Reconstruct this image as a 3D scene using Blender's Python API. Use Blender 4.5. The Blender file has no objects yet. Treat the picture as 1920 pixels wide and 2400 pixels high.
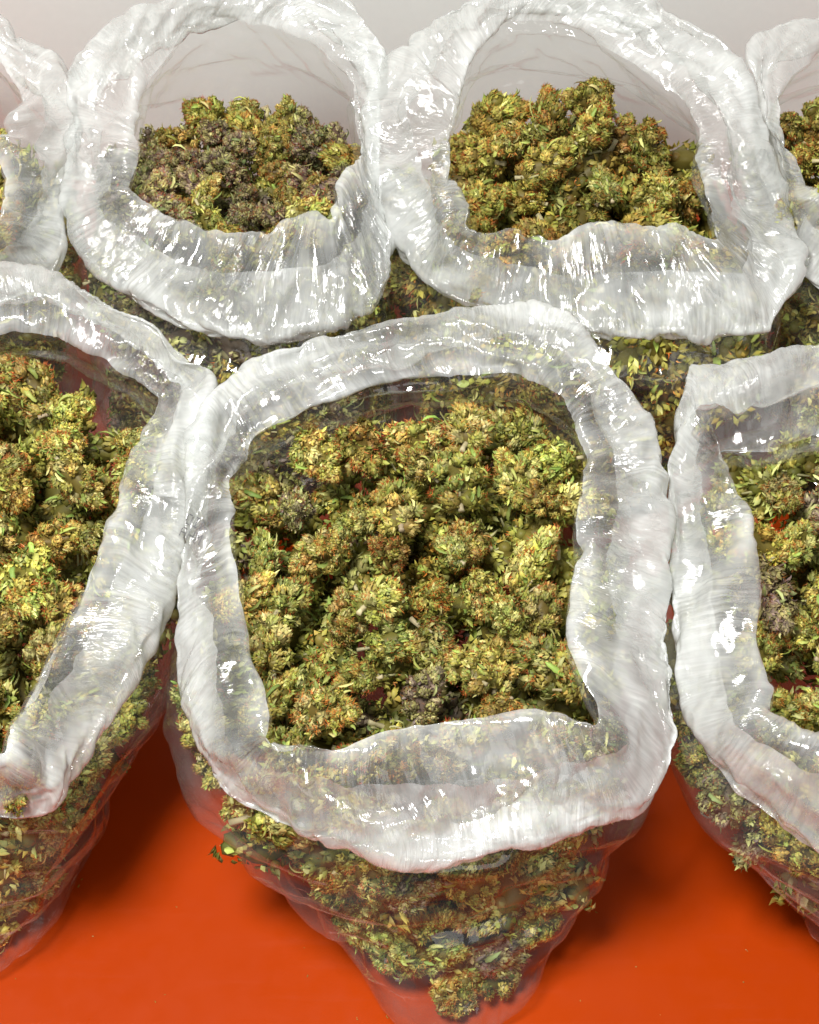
import bpy, math, random
import numpy as np

# ------------------------------------------------------------------ scene, camera, light
sc = bpy.context.scene
COL = sc.collection
sc.render.engine = 'CYCLES'
CAM_Z, PITCH, VFOV = 1.13, math.radians(50.0), math.radians(32.0)
cd = bpy.data.cameras.new('camera'); cam = bpy.data.objects.new('camera', cd); COL.objects.link(cam)
cd.sensor_fit = 'VERTICAL'; cd.angle = VFOV; cd.clip_start = 0.01; cd.clip_end = 100
cam.location = (0, 0, CAM_Z); cam.rotation_euler = (math.pi / 2 - PITCH, 0, 0)
sc.camera = cam

w = bpy.data.worlds.new('World'); sc.world = w; w.use_nodes = True
bg = w.node_tree.nodes['Background']
bg.inputs[0].default_value = (0.93, 0.97, 1.0, 1); bg.inputs[1].default_value = 0.09


def area(name, loc, target, sx, sy, power, col=(1, 1, 1)):
    l = bpy.data.lights.new(name, 'AREA'); l.shape = 'RECTANGLE'; l.size = sx; l.size_y = sy
    l.energy = power; l.color = col
    o = bpy.data.objects.new(name, l); COL.objects.link(o)
    o.location = loc
    d = np.array(target, float) - np.array(loc, float)
    from mathutils import Vector
    o.rotation_euler = Vector(d).to_track_quat('-Z', 'Y').to_euler()
    return o


area('studio_softbox_key', (-0.40, 0.22, 1.95), (0.02, 0.85, 0.2), 0.42, 0.38, 53, (1.0, 0.98, 0.95))
area('studio_softbox_fill', (0.35, -0.85, 1.45), (0.0, 0.75, 0.2), 1.5, 1.1, 9, (1.0, 0.98, 0.96))

sc.view_settings.view_transform = 'Standard'; sc.view_settings.look = 'None'
sc.view_settings.exposure = 0.0; sc.view_settings.gamma = 1.0
sc.cycles.transparent_max_bounces = 24; sc.cycles.max_bounces = 7
sc.cycles.diffuse_bounces = 3; sc.cycles.glossy_bounces = 3; sc.cycles.transmission_bounces = 5
sc.cycles.caustics_reflective = False; sc.cycles.caustics_refractive = False
sc.cycles.sample_clamp_indirect = 4.0; sc.cycles.adaptive_threshold = 0.015

FPX = 1200.0 / math.tan(VFOV / 2)
DISP = 1920 / 1725.0                       # the outlines below were measured on a 1725 px wide view
FWD = np.array([0, math.cos(PITCH), -math.sin(PITCH)]); UP = np.array([0, math.sin(PITCH), math.cos(PITCH)])


def at(px, py, z):
    """a measured point, standing at height z above the table -> world"""
    px, py, z = np.asarray(px, float) * DISP, np.asarray(py, float) * DISP, np.asarray(z, float)
    d = FWD + np.stack([(px - 960) / FPX, 0 * px, 0 * px], -1) + UP * ((1200 - py) / FPX)[..., None]
    t = (z - CAM_Z) / d[..., 2]
    return np.array([0, 0, CAM_Z]) + d * t[..., None]


# ------------------------------------------------------------------ helpers
def mesh_obj(name, verts, faces, mat, parent=None, smooth=True, colors=None, uv=None):
    me = bpy.data.meshes.new(name)
    verts = np.asarray(verts, np.float32)
    if isinstance(faces, np.ndarray):
        n, k = faces.shape
        me.vertices.add(len(verts)); me.vertices.foreach_set('co', verts.ravel())
        me.loops.add(n * k); me.loops.foreach_set('vertex_index', faces.astype(np.int32).ravel())
        me.polygons.add(n)
        me.polygons.foreach_set('loop_start', np.arange(0, n * k, k, dtype=np.int32))
        me.update(calc_edges=True)
    else:
        me.from_pydata(verts.tolist(), [], faces); me.update()
    if smooth:
        me.polygons.foreach_set('use_smooth', np.ones(len(me.polygons), bool))
    if colors is not None:
        a = me.color_attributes.new('tint', 'FLOAT_COLOR', 'POINT')
        c = np.ones((len(verts), 4), np.float32); c[:, :3] = colors
        a.data.foreach_set('color', c.ravel())
    if uv is not None:
        a = me.attributes.new('film_uv', 'FLOAT_VECTOR', 'POINT')
        a.data.foreach_set('vector', np.asarray(uv, np.float32).ravel())
    me.materials.append(mat)
    o = bpy.data.objects.new(name, me); COL.objects.link(o); o.parent = parent
    return o


def empty(name, loc):
    o = bpy.data.objects.new(name, None); COL.objects.link(o); o.location = loc; o.empty_display_size = 0.02
    return o


def tag(o, label=None, cat=None, group=None, kind=None):
    if label: o['label'] = label
    if cat: o['category'] = cat
    if group: o['group'] = group
    if kind: o['kind'] = kind
    return o


def mat_new(name):
    m = bpy.data.materials.new(name); m.use_nodes = True
    nt = m.node_tree; nt.nodes.clear()
    out = nt.nodes.new('ShaderNodeOutputMaterial')
    def N(t, **kw):
        n = nt.nodes.new('ShaderNode' + t)
        for k, v in kw.items():
            if k.startswith('i_'): n.inputs[k[2:].replace('_', ' ')].default_value = v
            else: setattr(n, k, v)
        return n
    L = lambda a, b: nt.links.new(a, b)
    return m, N, L, out


# ------------------------------------------------------------------ materials
def mat_table():
    m, N, L, out = mat_new('orange_lacquer')
    b = N('BsdfPrincipled'); b.inputs['Roughness'].default_value = 0.28; b.inputs['Specular IOR Level'].default_value = 0.25
    tc = N('TexCoord'); n1 = N('TexNoise'); n1.inputs['Scale'].default_value = 3.0; n1.inputs['Detail'].default_value = 6
    r = N('ValToRGB'); r.color_ramp.elements[0].color = (0.42, 0.039, 0.001, 1); r.color_ramp.elements[1].color = (0.49, 0.052, 0.001, 1)
    r.color_ramp.elements[0].position = .3; r.color_ramp.elements[1].position = .7
    L(tc.outputs['Object'], n1.inputs['Vector']); L(n1.outputs['Fac'], r.inputs[0]); L(r.outputs[0], b.inputs['Base Color'])
    n2 = N('TexNoise'); n2.inputs['Scale'].default_value = 60; n2.inputs['Detail'].default_value = 8
    mr = N('MapRange'); mr.inputs['To Min'].default_value = 0.22; mr.inputs['To Max'].default_value = 0.42
    L(tc.outputs['Object'], n2.inputs['Vector']); L(n2.outputs['Fac'], mr.inputs['Value']); L(mr.outputs[0], b.inputs['Roughness'])
    # faint wipe marks and dust in the gloss
    mpx = N('Mapping'); mpx.inputs['Scale'].default_value = (9, 160, 1); mpx.inputs['Rotation'].default_value = (0, 0, 0.7); L(tc.outputs['Object'], mpx.inputs['Vector'])
    n3 = N('TexNoise'); n3.inputs['Scale'].default_value = 1.0; n3.inputs['Detail'].default_value = 4; L(mpx.outputs[0], n3.inputs['Vector'])
    r3 = N('MapRange'); r3.inputs['From Min'].default_value = 0.56; r3.inputs['From Max'].default_value = 0.72; r3.inputs['To Max'].default_value = 0.06; L(n3.outputs['Fac'], r3.inputs['Value'])
    ar = N('Math', operation='ADD'); L(mr.outputs[0], ar.inputs[0]); L(r3.outputs[0], ar.inputs[1]); L(ar.outputs[0], b.inputs['Roughness'])
    bp = N('Bump'); bp.inputs['Strength'].default_value = 0.03; bp.inputs['Distance'].default_value = 0.002
    L(n2.outputs['Fac'], bp.inputs['Height']); L(bp.outputs[0], b.inputs['Normal'])
    L(b.outputs[0], out.inputs[0]); return m


def mat_wall():
    m, N, L, out = mat_new('white_backdrop_paper')
    b = N('BsdfPrincipled'); b.inputs['Roughness'].default_value = 0.8
    tc = N('TexCoord'); n1 = N('TexNoise'); n1.inputs['Scale'].default_value = 120; n1.inputs['Detail'].default_value = 6
    r = N('ValToRGB'); r.color_ramp.elements[0].color = (0.80, 0.83, 0.80, 1); r.color_ramp.elements[1].color = (0.84, 0.87, 0.84, 1)
    L(tc.outputs['Object'], n1.inputs['Vector']); L(n1.outputs['Fac'], r.inputs[0]); L(r.outputs[0], b.inputs['Base Color'])
    bp = N('Bump'); bp.inputs['Strength'].default_value = 0.06; bp.inputs['Distance'].default_value = 0.001
    L(n1.outputs['Fac'], bp.inputs['Height']); L(bp.outputs[0], b.inputs['Normal'])
    L(b.outputs[0], out.inputs[0]); return m


def mat_film(name, haze, bump, su, sv, spec=1.0, rough=0.07):
    """thin polythene: mostly see-through, a little milky, glossy, finely crinkled"""
    m, N, L, out = mat_new(name)
    at_ = N('Attribute'); at_.attribute_name = 'film_uv'
    mp = N('Mapping'); mp.inputs['Scale'].default_value = (su, sv, 0)
    nz = N('TexNoise'); nz.inputs['Scale'].default_value = 14; nz.inputs['Detail'].default_value = 0; mz = N('Mapping'); mz.inputs['Scale'].default_value = (1, 1, 0); L(at_.outputs['Vector'], mz.inputs['Vector']); L(mz.outputs[0], nz.inputs['Vector'])
    vz = N('VectorMath', operation='MULTIPLY_ADD'); vz.inputs[1].default_value = (0.035, 0.02, 0); L(nz.outputs['Color'], vz.inputs[0]); L(at_.outputs['Vector'], vz.inputs[2]); L(vz.outputs[0], mp.inputs['Vector'])
    n1 = N('TexNoise'); n1.inputs['Scale'].default_value = 1.0; n1.inputs['Detail'].default_value = 3; n1.inputs['Distortion'].default_value = 0.6
    L(mp.outputs[0], n1.inputs['Vector'])
    # ridged: 1-|2n-1|
    a = N('Math', operation='MULTIPLY_ADD'); a.inputs[1].default_value = 2; a.inputs[2].default_value = -1; L(n1.outputs['Fac'], a.inputs[0])
    ab = N('Math', operation='ABSOLUTE'); L(a.outputs[0], ab.inputs[0])
    vo = N('TexVoronoi', feature='DISTANCE_TO_EDGE'); vo.inputs['Scale'].default_value = 1.0
    m3 = N('Mapping'); m3.inputs['Scale'].default_value = (su * 0.22, sv * 1.6, 0); L(at_.outputs['Vector'], m3.inputs['Vector']); L(m3.outputs[0], vo.inputs['Vector'])
    vc = N('Math', operation='MINIMUM'); vc.inputs[1].default_value = 0.14; L(vo.outputs['Distance'], vc.inputs[0])
    ad = N('Math', operation='MULTIPLY_ADD'); ad.inputs[1].default_value = -2.2; L(vc.outputs[0], ad.inputs[0]); L(ab.outputs[0], ad.inputs[2])
    bp = N('Bump'); bp.inputs['Distance'].default_value = 0.0026
    n5 = N('TexNoise'); n5.inputs['Scale'].default_value = 16; n5.inputs['Detail'].default_value = 1; m6 = N('Mapping'); m6.inputs['Scale'].default_value = (1, 1, 0); L(at_.outputs['Vector'], m6.inputs['Vector']); L(m6.outputs[0], n5.inputs['Vector'])
    m5 = N('MapRange'); m5.inputs['From Min'].default_value = 0.42; m5.inputs['From Max'].default_value = 0.68; m5.inputs['To Min'].default_value = bump * 0.12; m5.inputs['To Max'].default_value = bump
    L(n5.outputs['Fac'], m5.inputs['Value']); L(m5.outputs[0], bp.inputs['Strength'])
    L(ad.outputs[0], bp.inputs['Height'])
    tr = N('BsdfTransparent'); tr.inputs[0].default_value = (0.985, 0.99, 0.985, 1)
    df = N('BsdfDiffuse'); df.inputs[0].default_value = (0.93, 0.96, 0.945, 1); L(bp.outputs[0], df.inputs['Normal'])
    tl = N('BsdfTranslucent'); tl.inputs[0].default_value = (0.93, 0.96, 0.945, 1); L(bp.outputs[0], tl.inputs['Normal'])
    mk = N('MixShader'); mk.inputs[0].default_value = 0.22; L(df.outputs[0], mk.inputs[1]); L(tl.outputs[0], mk.inputs[2])
    # milkiness varies along the stretched, rubbed film
    n2 = N('TexNoise'); n2.inputs['Scale'].default_value = 22; n2.inputs['Detail'].default_value = 1
    m4 = N('Mapping'); m4.inputs['Scale'].default_value = (0.6, 2.0, 0); L(at_.outputs['Vector'], m4.inputs['Vector']); L(m4.outputs[0], n2.inputs['Vector'])
    mr = N('MapRange'); mr.inputs['From Min'].default_value = 0.3; mr.inputs['From Max'].default_value = 0.7
    mr.inputs['To Min'].default_value = haze * 0.5; mr.inputs['To Max'].default_value = haze * 1.3
    L(n2.outputs['Fac'], mr.inputs['Value'])
    m7 = N('Mapping'); m7.inputs['Scale'].default_value = (su * 0.9, sv * 0.75, 0)
    nw = N('TexNoise'); nw.inputs['Scale'].default_value = 14; nw.inputs['Detail'].default_value = 0; mw = N('Mapping'); mw.inputs['Scale'].default_value = (1, 1, 0); L(at_.outputs['Vector'], mw.inputs['Vector']); L(mw.outputs[0], nw.inputs['Vector'])
    va = N('VectorMath', operation='MULTIPLY_ADD'); va.inputs[1].default_value = (0.035, 0.02, 0); L(nw.outputs['Color'], va.inputs[0]); L(at_.outputs['Vector'], va.inputs[2]); L(va.outputs[0], m7.inputs['Vector'])
    n7 = N('TexNoise'); n7.inputs['Scale'].default_value = 1.0; n7.inputs['Detail'].default_value = 2; L(m7.outputs[0], n7.inputs['Vector'])
    r7 = N('MapRange'); r7.inputs['From Min'].default_value = 0.38; r7.inputs['From Max'].default_value = 0.68; r7.inputs['To Min'].default_value = -0.30; r7.inputs['To Max'].default_value = 0.42
    L(n7.outputs['Fac'], r7.inputs['Value'])
    n8 = N('TexNoise'); n8.inputs['Scale'].default_value = 26; n8.inputs['Detail'].default_value = 1; m8 = N('Mapping'); m8.inputs['Scale'].default_value = (1, 1, 0); m8.inputs['Location'].default_value = (3, 5, 0)
    L(at_.outputs['Vector'], m8.inputs['Vector']); L(m8.outputs[0], n8.inputs['Vector'])
    r8 = N('MapRange'); r8.inputs['From Min'].default_value = 0.40; r8.inputs['From Max'].default_value = 0.66; r8.inputs['To Min'].default_value = 0.15; r8.inputs['To Max'].default_value = 1.0; L(n8.outputs['Fac'], r8.inputs['Value'])
    r9 = N('Math', operation='MULTIPLY_ADD'); r9.inputs[2].default_value = 1.0; L(r7.outputs[0], r9.inputs[0]); L(r8.outputs[0], r9.inputs[1])
    # the streaks lean this way and that
    sx = N('SeparateXYZ'); L(at_.outputs['Vector'], sx.inputs[0])
    lw = N('LayerWeight'); lw.inputs['Blend'].default_value = 0.35      # a thicker path at grazing angles scatters more
    ml = N('Math', operation='MULTIPLY_ADD', use_clamp=True); ml.inputs[1].default_value = haze * 0.3
    L(lw.outputs['Facing'], ml.inputs[0])
    mh = N('Math', operation='MULTIPLY'); L(mr.outputs[0], mh.inputs[0]); L(sx.outputs['Z'], mh.inputs[1])
    mj = N('Math', operation='MULTIPLY'); L(mh.outputs[0], mj.inputs[0]); L(r9.outputs[0], mj.inputs[1]); L(mj.outputs[0], ml.inputs[2])
    mx = N('MixShader'); L(ml.outputs[0], mx.inputs[0]); L(tr.outputs[0], mx.inputs[1]); L(mk.outputs[0], mx.inputs[2])
    gl = N('BsdfGlossy'); gl.inputs['Roughness'].default_value = rough; gl.inputs[0].default_value = (1, 1, 1, 1); L(bp.outputs[0], gl.inputs['Normal'])
    lf = N('LayerWeight'); lf.inputs['Blend'].default_value = 0.5
    p5 = N('Math', operation='POWER'); p5.inputs[1].default_value = 5.0; L(lf.outputs['Facing'], p5.inputs[0])
    fr = N('Math', operation='MULTIPLY_ADD'); fr.inputs[1].default_value = 0.9; fr.inputs[2].default_value = 0.045; L(p5.outputs[0], fr.inputs[0])
    fm = N('Math', operation='MULTIPLY', use_clamp=True); fm.inputs[1].default_value = 1.7 * spec; L(fr.outputs[0], fm.inputs[0])
    fc = N('Math', operation='MINIMUM'); fc.inputs[1].default_value = 0.5 if haze > 0.2 else 0.24; L(fm.outputs[0], fc.inputs[0])
    m2 = N('MixShader'); L(fc.outputs[0], m2.inputs[0]); L(mx.outputs[0], m2.inputs[1]); L(gl.outputs[0], m2.inputs[2])
    L(m2.outputs[0], out.inputs[0]); return m


def mat_plant(name, rough=0.55, trans=0.10, hue=0.02, val=0.25, sat=1.0):
    m, N, L, out = mat_new(name)
    at_ = N('Attribute'); at_.attribute_name = 'tint'
    oi = N('ObjectInfo')
    hs = N('HueSaturation')
    a = N('MapRange'); a.inputs['To Min'].default_value = 0.488 - hue; a.inputs['To Max'].default_value = 0.488 + hue; L(oi.outputs['Random'], a.inputs['Value'])
    mlt = N('Math', operation='MULTIPLY'); mlt.inputs[1].default_value = 7.31; L(oi.outputs['Random'], mlt.inputs[0])
    fr = N('Math', operation='FRACT'); L(mlt.outputs[0], fr.inputs[0])
    v = N('MapRange'); v.inputs['To Min'].default_value = 1 - val; v.inputs['To Max'].default_value = 1 + val; L(fr.outputs[0], v.inputs['Value'])
    L(a.outputs[0], hs.inputs['Hue']); L(v.outputs[0], hs.inputs['Value']); hs.inputs['Saturation'].default_value = sat
    L(at_.outputs['Color'], hs.inputs['Color'])
    mu = N('MixRGB', blend_type='MULTIPLY'); mu.inputs[0].default_value = 1.0
    L(hs.outputs[0], mu.inputs[1]); L(oi.outputs['Color'], mu.inputs[2])
    b = N('BsdfPrincipled'); b.inputs['Roughness'].default_value = rough; L(mu.outputs[0], b.inputs['Base Color'])
    b.inputs['Specular IOR Level'].default_value = 0.35
    t = N('BsdfTranslucent'); L(mu.outputs[0], t.inputs[0])
    mx = N('MixShader'); mx.inputs[0].default_value = trans; L(b.outputs[0], mx.inputs[1]); L(t.outputs[0], mx.inputs[2])
    L(mx.outputs[0], out.inputs[0]); return m


def mat_ink():
    m, N, L, out = mat_new('grey_ink')
    b = N('BsdfPrincipled'); b.inputs['Base Color'].default_value = (0.06, 0.06, 0.07, 1); b.inputs['Roughness'].default_value = 0.6
    L(b.outputs[0], out.inputs[0]); return m


M_TABLE, M_WALL = mat_table(), mat_wall()
M_BODY = mat_film('clear_film', 0.035, 0.2, 26, 60, 0.7)
M_CUFF = mat_film('crinkled_film', 0.44, 0.6, 330, 22, 0.9, 0.12)
M_BUD = mat_plant('bud_flower'); M_INK = mat_ink()

# ------------------------------------------------------------------ setting
def slab(name, x0, x1, y0, y1, z0, z1, mat):
    v = [(x, y, z) for z in (z0, z1) for y in (y0, y1) for x in (x0, x1)]
    f = [(0, 2, 3, 1), (4, 5, 7, 6), (0, 1, 5, 4), (2, 6, 7, 3), (0, 4, 6, 2), (1, 3, 7, 5)]
    return mesh_obj(name, v, f, mat, smooth=False)


tag(slab('table_top', -1.6, 1.6, -0.6, 1.372, -0.03, 0.0, M_TABLE), 'glossy orange red table top under the bags', 'table', kind='structure')
tag(slab('backdrop', -2.0, 2.0, 1.376, 1.40, -0.4, 1.4, M_WALL), 'plain off white paper backdrop behind the bags', 'backdrop', kind='structure')

# ------------------------------------------------------------------ film bags
def spline_closed(P, n):
    """periodic Catmull-Rom through P, resampled evenly by arc length -> (n, d) and the parameter"""
    P = np.asarray(P, float); m = len(P)
    t = np.linspace(0, m, m * 40, endpoint=False); i = np.floor(t).astype(int); f = (t - i)[:, None]
    p0, p1, p2, p3 = P[(i - 1) % m], P[i % m], P[(i + 1) % m], P[(i + 2) % m]
    C = 0.5 * (2 * p1 + (p2 - p0) * f + (2 * p0 - 5 * p1 + 4 * p2 - p3) * f ** 2 + (3 * p1 - p0 - 3 * p2 + p3) * f ** 3)
    q = np.vstack([C, C[:1]]); s = np.r_[0, np.cumsum(np.linalg.norm(np.diff(q[:, :2], axis=0), axis=1))]
    u = np.linspace(0, s[-1], n, endpoint=False)
    return np.stack([np.interp(u, s, q[:, k]) for k in range(P.shape[1])], -1), s[-1]


def spline_open(K, ts, n, dens):
    """K: (k, Nu, 3) key curves -> (n, Nu, 3), Catmull-Rom, key spacing by `dens` sample counts"""
    k = len(K); seg = []
    for j in range(k - 1):
        p0, p1, p2, p3 = K[max(j - 1, 0)], K[j], K[j + 1], K[min(j + 2, k - 1)]
        for f in np.arange(dens[j]) / dens[j]:
            seg.append(0.5 * (2 * p1 + (p2 - p0) * f + (2 * p0 - 5 * p1 + 4 * p2 - p3) * f ** 2 + (3 * p1 - p0 - 3 * p2 + p3) * f ** 3))
    seg.append(K[-1]); return np.array(seg)


def vnoise(rng, nv, nu, cv, cu):
    """smooth value noise on a (nv, nu) grid, periodic along u"""
    g = rng.standard_normal((cv + 3, cu))
    a = np.linspace(0, cv, nv); b = np.linspace(0, cu, nu, endpoint=False)
    ia, ib = np.floor(a).astype(int), np.floor(b).astype(int)
    fa, fb = (a - ia)[:, None], (b - ib)[None]
    fa, fb = fa * fa * (3 - 2 * fa), fb * fb * (3 - 2 * fb)
    g00 = g[np.ix_(ia, ib % cu)]; g01 = g[np.ix_(ia, (ib + 1) % cu)]; g10 = g[np.ix_(ia + 1, ib % cu)]; g11 = g[np.ix_(ia + 1, (ib + 1) % cu)]
    return (g00 * (1 - fb) + g01 * fb) * (1 - fa) + (g10 * (1 - fb) + g11 * fb) * fa


def facet(rng, nv, nu, cv, cu):
    """flat facets meeting in creases: a warped triangle lattice with random heights"""
    g = rng.standard_normal((cv + 5, cu))
    a = np.linspace(0, cv, nv)[:, None] + 1.0 + 0.9 * vnoise(rng, nv, nu, max(cv // 3, 2), max(cu // 3, 3)).clip(-1.1, 1.1)
    b = np.linspace(0, cu, nu, endpoint=False)[None] + 1.0 * vnoise(rng, nv, nu, max(cv // 3, 2), max(cu // 3, 3)) + 0.55 * a
    b = b - 0.55 * a + 0.6 * np.sin(a * 1.3)
    ia, ib = np.floor(a).astype(int), np.floor(b).astype(int); fa, fb = a - ia, b - ib
    G = lambda i, j: g[np.clip(i, 0, cv + 4), j % cu]
    g00, g01, g10, g11 = G(ia, ib), G(ia, ib + 1), G(ia + 1, ib), G(ia + 1, ib + 1)
    lo = g00 + (g01 - g00) * fb + (g11 - g01) * fa
    hi = g00 + (g10 - g00) * fa + (g11 - g10) * fb
    return np.where(fb > fa, lo, hi)


def crumple(T, exu, exv, kf, kb, iters, seed, amp):
    """film with more length than room buckles: project edge lengths while a weak pull keeps the shape"""
    nv, nu, _ = T.shape
    rng = np.random.default_rng(seed)
    du = np.roll(T, -1, 1) - T; dv = T[1:] - T[:-1]
    nrm = np.cross(0.5 * (np.roll(T, -1, 1) - np.roll(T, 1, 1)), np.gradient(T, axis=0)); nrm /= np.linalg.norm(nrm, axis=2, keepdims=True) + 1e-12
    X = T + nrm * (rng.standard_normal((nv, nu, 1)) * amp)
    Lu = np.linalg.norm(du, axis=2) * (1 + exu); Lv = np.linalg.norm(dv, axis=2) * (1 + 0.5 * (exv[1:] + exv[:-1]))
    d1 = np.roll(T, -1, 1)[1:] - T[:-1]; d2 = T[1:] - np.roll(T, -1, 1)[:-1]
    exm = 0.5 * (exu + exv); exm = 0.5 * (exm[1:] + exm[:-1])
    L1 = np.linalg.norm(d1, axis=2) * (1 + exm); L2 = np.linalg.norm(d2, axis=2) * (1 + exm)
    for it in range(iters):
        A = np.zeros_like(X)
        e = np.roll(X, -1, 1) - X; l = np.linalg.norm(e, axis=2) + 1e-12
        c = e * ((l - Lu) / l)[..., None]; A += c; A -= np.roll(c, 1, 1)
        e = X[1:] - X[:-1]; l = np.linalg.norm(e, axis=2) + 1e-12
        c = e * ((l - Lv) / l)[..., None]; A[:-1] += c; A[1:] -= c
        e = np.roll(X, -1, 1)[1:] - X[:-1]; l = np.linalg.norm(e, axis=2) + 1e-12
        c = 0.5 * e * ((l - L1) / l)[..., None]; A[:-1] += c; A[1:] -= np.roll(c, 1, 1)
        X1 = np.roll(X, -1, 1)
        e = X[1:] - X1[:-1]; l = np.linalg.norm(e, axis=2) + 1e-12
        c = 0.5 * e * ((l - L2) / l)[..., None]; A[1:] -= c; A[:-1] += np.roll(c, 1, 1)
        X = X + A * 0.22
        D = X - T
        lap = np.roll(D, 1, 1) + np.roll(D, -1, 1) - 2 * D
        lap[1:-1] += D[2:] + D[:-2] - 2 * D[1:-1]
        X = X + kb * lap - kf[..., None] * D
    return X


def upsample(X, n_v, n_u):
    nv, nu, _ = X.shape
    a = np.linspace(0, nv - 1, n_v); b = np.linspace(0, nu, n_u, endpoint=False)
    def cr(P, i, f, per):
        m = len(P); g = (lambda j: P[j % m]) if per else (lambda j: P[np.clip(j, 0, m - 1)])
        p0, p1, p2, p3 = g(i - 1), g(i), g(i + 1), g(i + 2); f = f[:, None, None]
        return 0.5 * (2 * p1 + (p2 - p0) * f + (2 * p0 - 5 * p1 + 4 * p2 - p3) * f ** 2 + (3 * p1 - p0 - 3 * p2 + p3) * f ** 3)
    i = np.floor(a).astype(int); Y = cr(X, i, a - i, False)
    Y = Y.transpose(1, 0, 2); j = np.floor(b).astype(int); Y = cr(Y, j, b - j, True)
    return Y.transpose(1, 0, 2)


BAGS = {}


def make_bag(key, label, pairs, base, zi, zo, seed, nu=520, wr=1.0, puff=0.0075, bodyk=(0.8, 0.8), pleats=(), group='open bags of buds on the table'):
    """pairs: measured (inner lip, outer cuff edge) all round; base: (x, y, rx, ry); zi/zo = (front, side, back) heights"""
    rng = np.random.default_rng(seed)
    pr = np.array(pairs, float)
    c = pr[:, 2:4].mean(0); f = (pr[:, 3] - c[1]) / (np.abs(pr[:, 3] - c[1]).max() + 1e-6)      # 1 front, -1 back
    hgt = lambda z3: np.where(f > 0, z3[1] + (z3[0] - z3[1]) * f, z3[1] - (z3[2] - z3[1]) * f)
    I = at(pr[:, 0], pr[:, 1], hgt(zi)); O = at(pr[:, 2], pr[:, 3], hgt(zo))
    P, length = spline_closed(np.hstack([O, I, f[:, None]]), nu)
    O, I, f = P[:, :3], P[:, 3:6], P[:, 6]
    fr = np.clip(f, 0, 1)[:, None]; bk = np.clip(-f, 0, 1)[:, None]; sd = 1 - fr - bk
    ctr = np.array([base[0], base[1], 0.0])
    out = (O - I) * [1, 1, 0]; out /= np.linalg.norm(out, axis=1, keepdims=True) + 1e-9
    lerp = lambda a, b, t: a + (b - a) * t
    Z = lambda xy, z: np.hstack([xy[:, :2], np.broadcast_to(np.asarray(z, float).reshape(-1, 1), (len(xy), 1))])
    lr = 1 / (1 + np.exp(-((O[:, :1] - O[:, :1].mean()) / 0.03)))
    B = lerp(I, O, bodyk[0] * (1 - lr) + bodyk[1] * lr)                                                    # widest girth
    dirb = B[:, :2] - B[:, :2].mean(0); ang = np.arctan2(dirb[:, 1], dirb[:, 0])
    E = np.stack([base[0] + base[2] * np.cos(ang), base[1] + base[3] * np.sin(ang), np.zeros(nu)], -1)
    zI = I[:, 2]
    pf = puff * np.clip(0.85 + 0.5 * vnoise(rng, 2, nu, 1, 16)[:1].T, 0.3, 1.5)
    K = [Z(lerp(ctr[None], E, 0.03), 0.004), Z(lerp(ctr[None], E, 0.98), 0.006), Z(lerp(E, B, 0.34), 0.05),
         Z(lerp(E, B, 0.72), 0.105), Z(B, zI - 0.085), Z(lerp(I, O, 0.20), zI - 0.030), I,
         lerp(I, O, 0.46) + np.array([0, 0, 1]) * (pf * (1.0 - 0.2 * bk)) + out * (0.008 * fr),
         O + np.array([0, 0, 1]) * (0.012 * fr) + out * (0.003 * fr),
         lerp(lerp(O, I, 0.10 - 0.05 * fr), lerp(O, I, -0.04), bk) + np.array([0, 0, -1]) * (0.020 * (1 - fr) + 0.004 * fr),
         lerp(lerp(O, I, 0.42 - 0.26 * fr), lerp(O, I, 0.12), bk) + np.array([0, 0, -1]) * (0.026 * (1 - fr) - 0.003 * fr),
         lerp(lerp(O, I, 0.62 - 0.2 * fr), lerp(O, I, 0.30), bk) + np.array([0, 0, 1]) * (-0.010 * (1 - fr) + 0.020 * fr)]
    dens = [4, 8, 9, 8, 9, 8, 7, 9, 7, 6, 6]
    T = spline_open(K, None, None, dens)
    nb = sum(dens[:6])                                                       # rows of the body, the cuff follows
    nv = len(T)
    vv = np.linspace(0, 1, nv)
    cuffw = np.clip((np.arange(nv) - nb + 4) / 6.0, 0, 1)[:, None]
    # big soft dents first
    n_c = nu // 4
    nrm = np.cross(np.roll(T, -1, 1) - np.roll(T, 1, 1), np.gradient(T, axis=0)); nrm /= np.linalg.norm(nrm, axis=2, keepdims=True) + 1e-12
    dent = vnoise(rng, nv, nu, 5, 12) * 0.0025 + (facet(rng, nv, nu, 5, 18) * 0.0034 + facet(rng, nv, nu, 13, 46) * 0.0023) * (0.6 + 0.4 * cuffw) + facet(rng, nv, nu, 22, 110) * 0.0007 * cuffw
    ramp = np.clip(np.arange(nv) / 8.0, 0, 1)[:, None]
    T = T + nrm * (dent * ramp)[..., None]
    # coarse buckling, then fine; some stretches gather into cross pleats, others into long folds
    cvn = max(nv // 2, 12)
    Tc = upsample(T, cvn, n_c)
    cw = np.interp(np.linspace(0, 1, cvn), vv, cuffw[:, 0])[:, None]
    pl = np.clip(0.25 + 0.6 * vnoise(rng, 4, nu, 1, 9)[:1], 0.0, 1.0)
    for (u0, u1, k) in pleats:
        t = np.linspace(0, 1, nu, endpoint=False); pl = np.where((t > u0) & (t < u1), k, pl)
    for _ in range(12): pl = (np.roll(pl, 3, 1) + pl + np.roll(pl, -3, 1)) / 3
    plc = pl[:, ::4][:, :n_c]
    exu = wr * (0.02 + 0.025 * cw * plc) * np.clip(0.7 + 0.6 * vnoise(rng, cvn, n_c, 4, 14), 0, 1.8)
    exv = wr * (0.13 + 0.01 * cw * (1 - plc) - 0.09 * cw * plc) * np.clip(0.7 + 0.6 * vnoise(rng, cvn, n_c, 4, 10), 0, 1.8)
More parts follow.
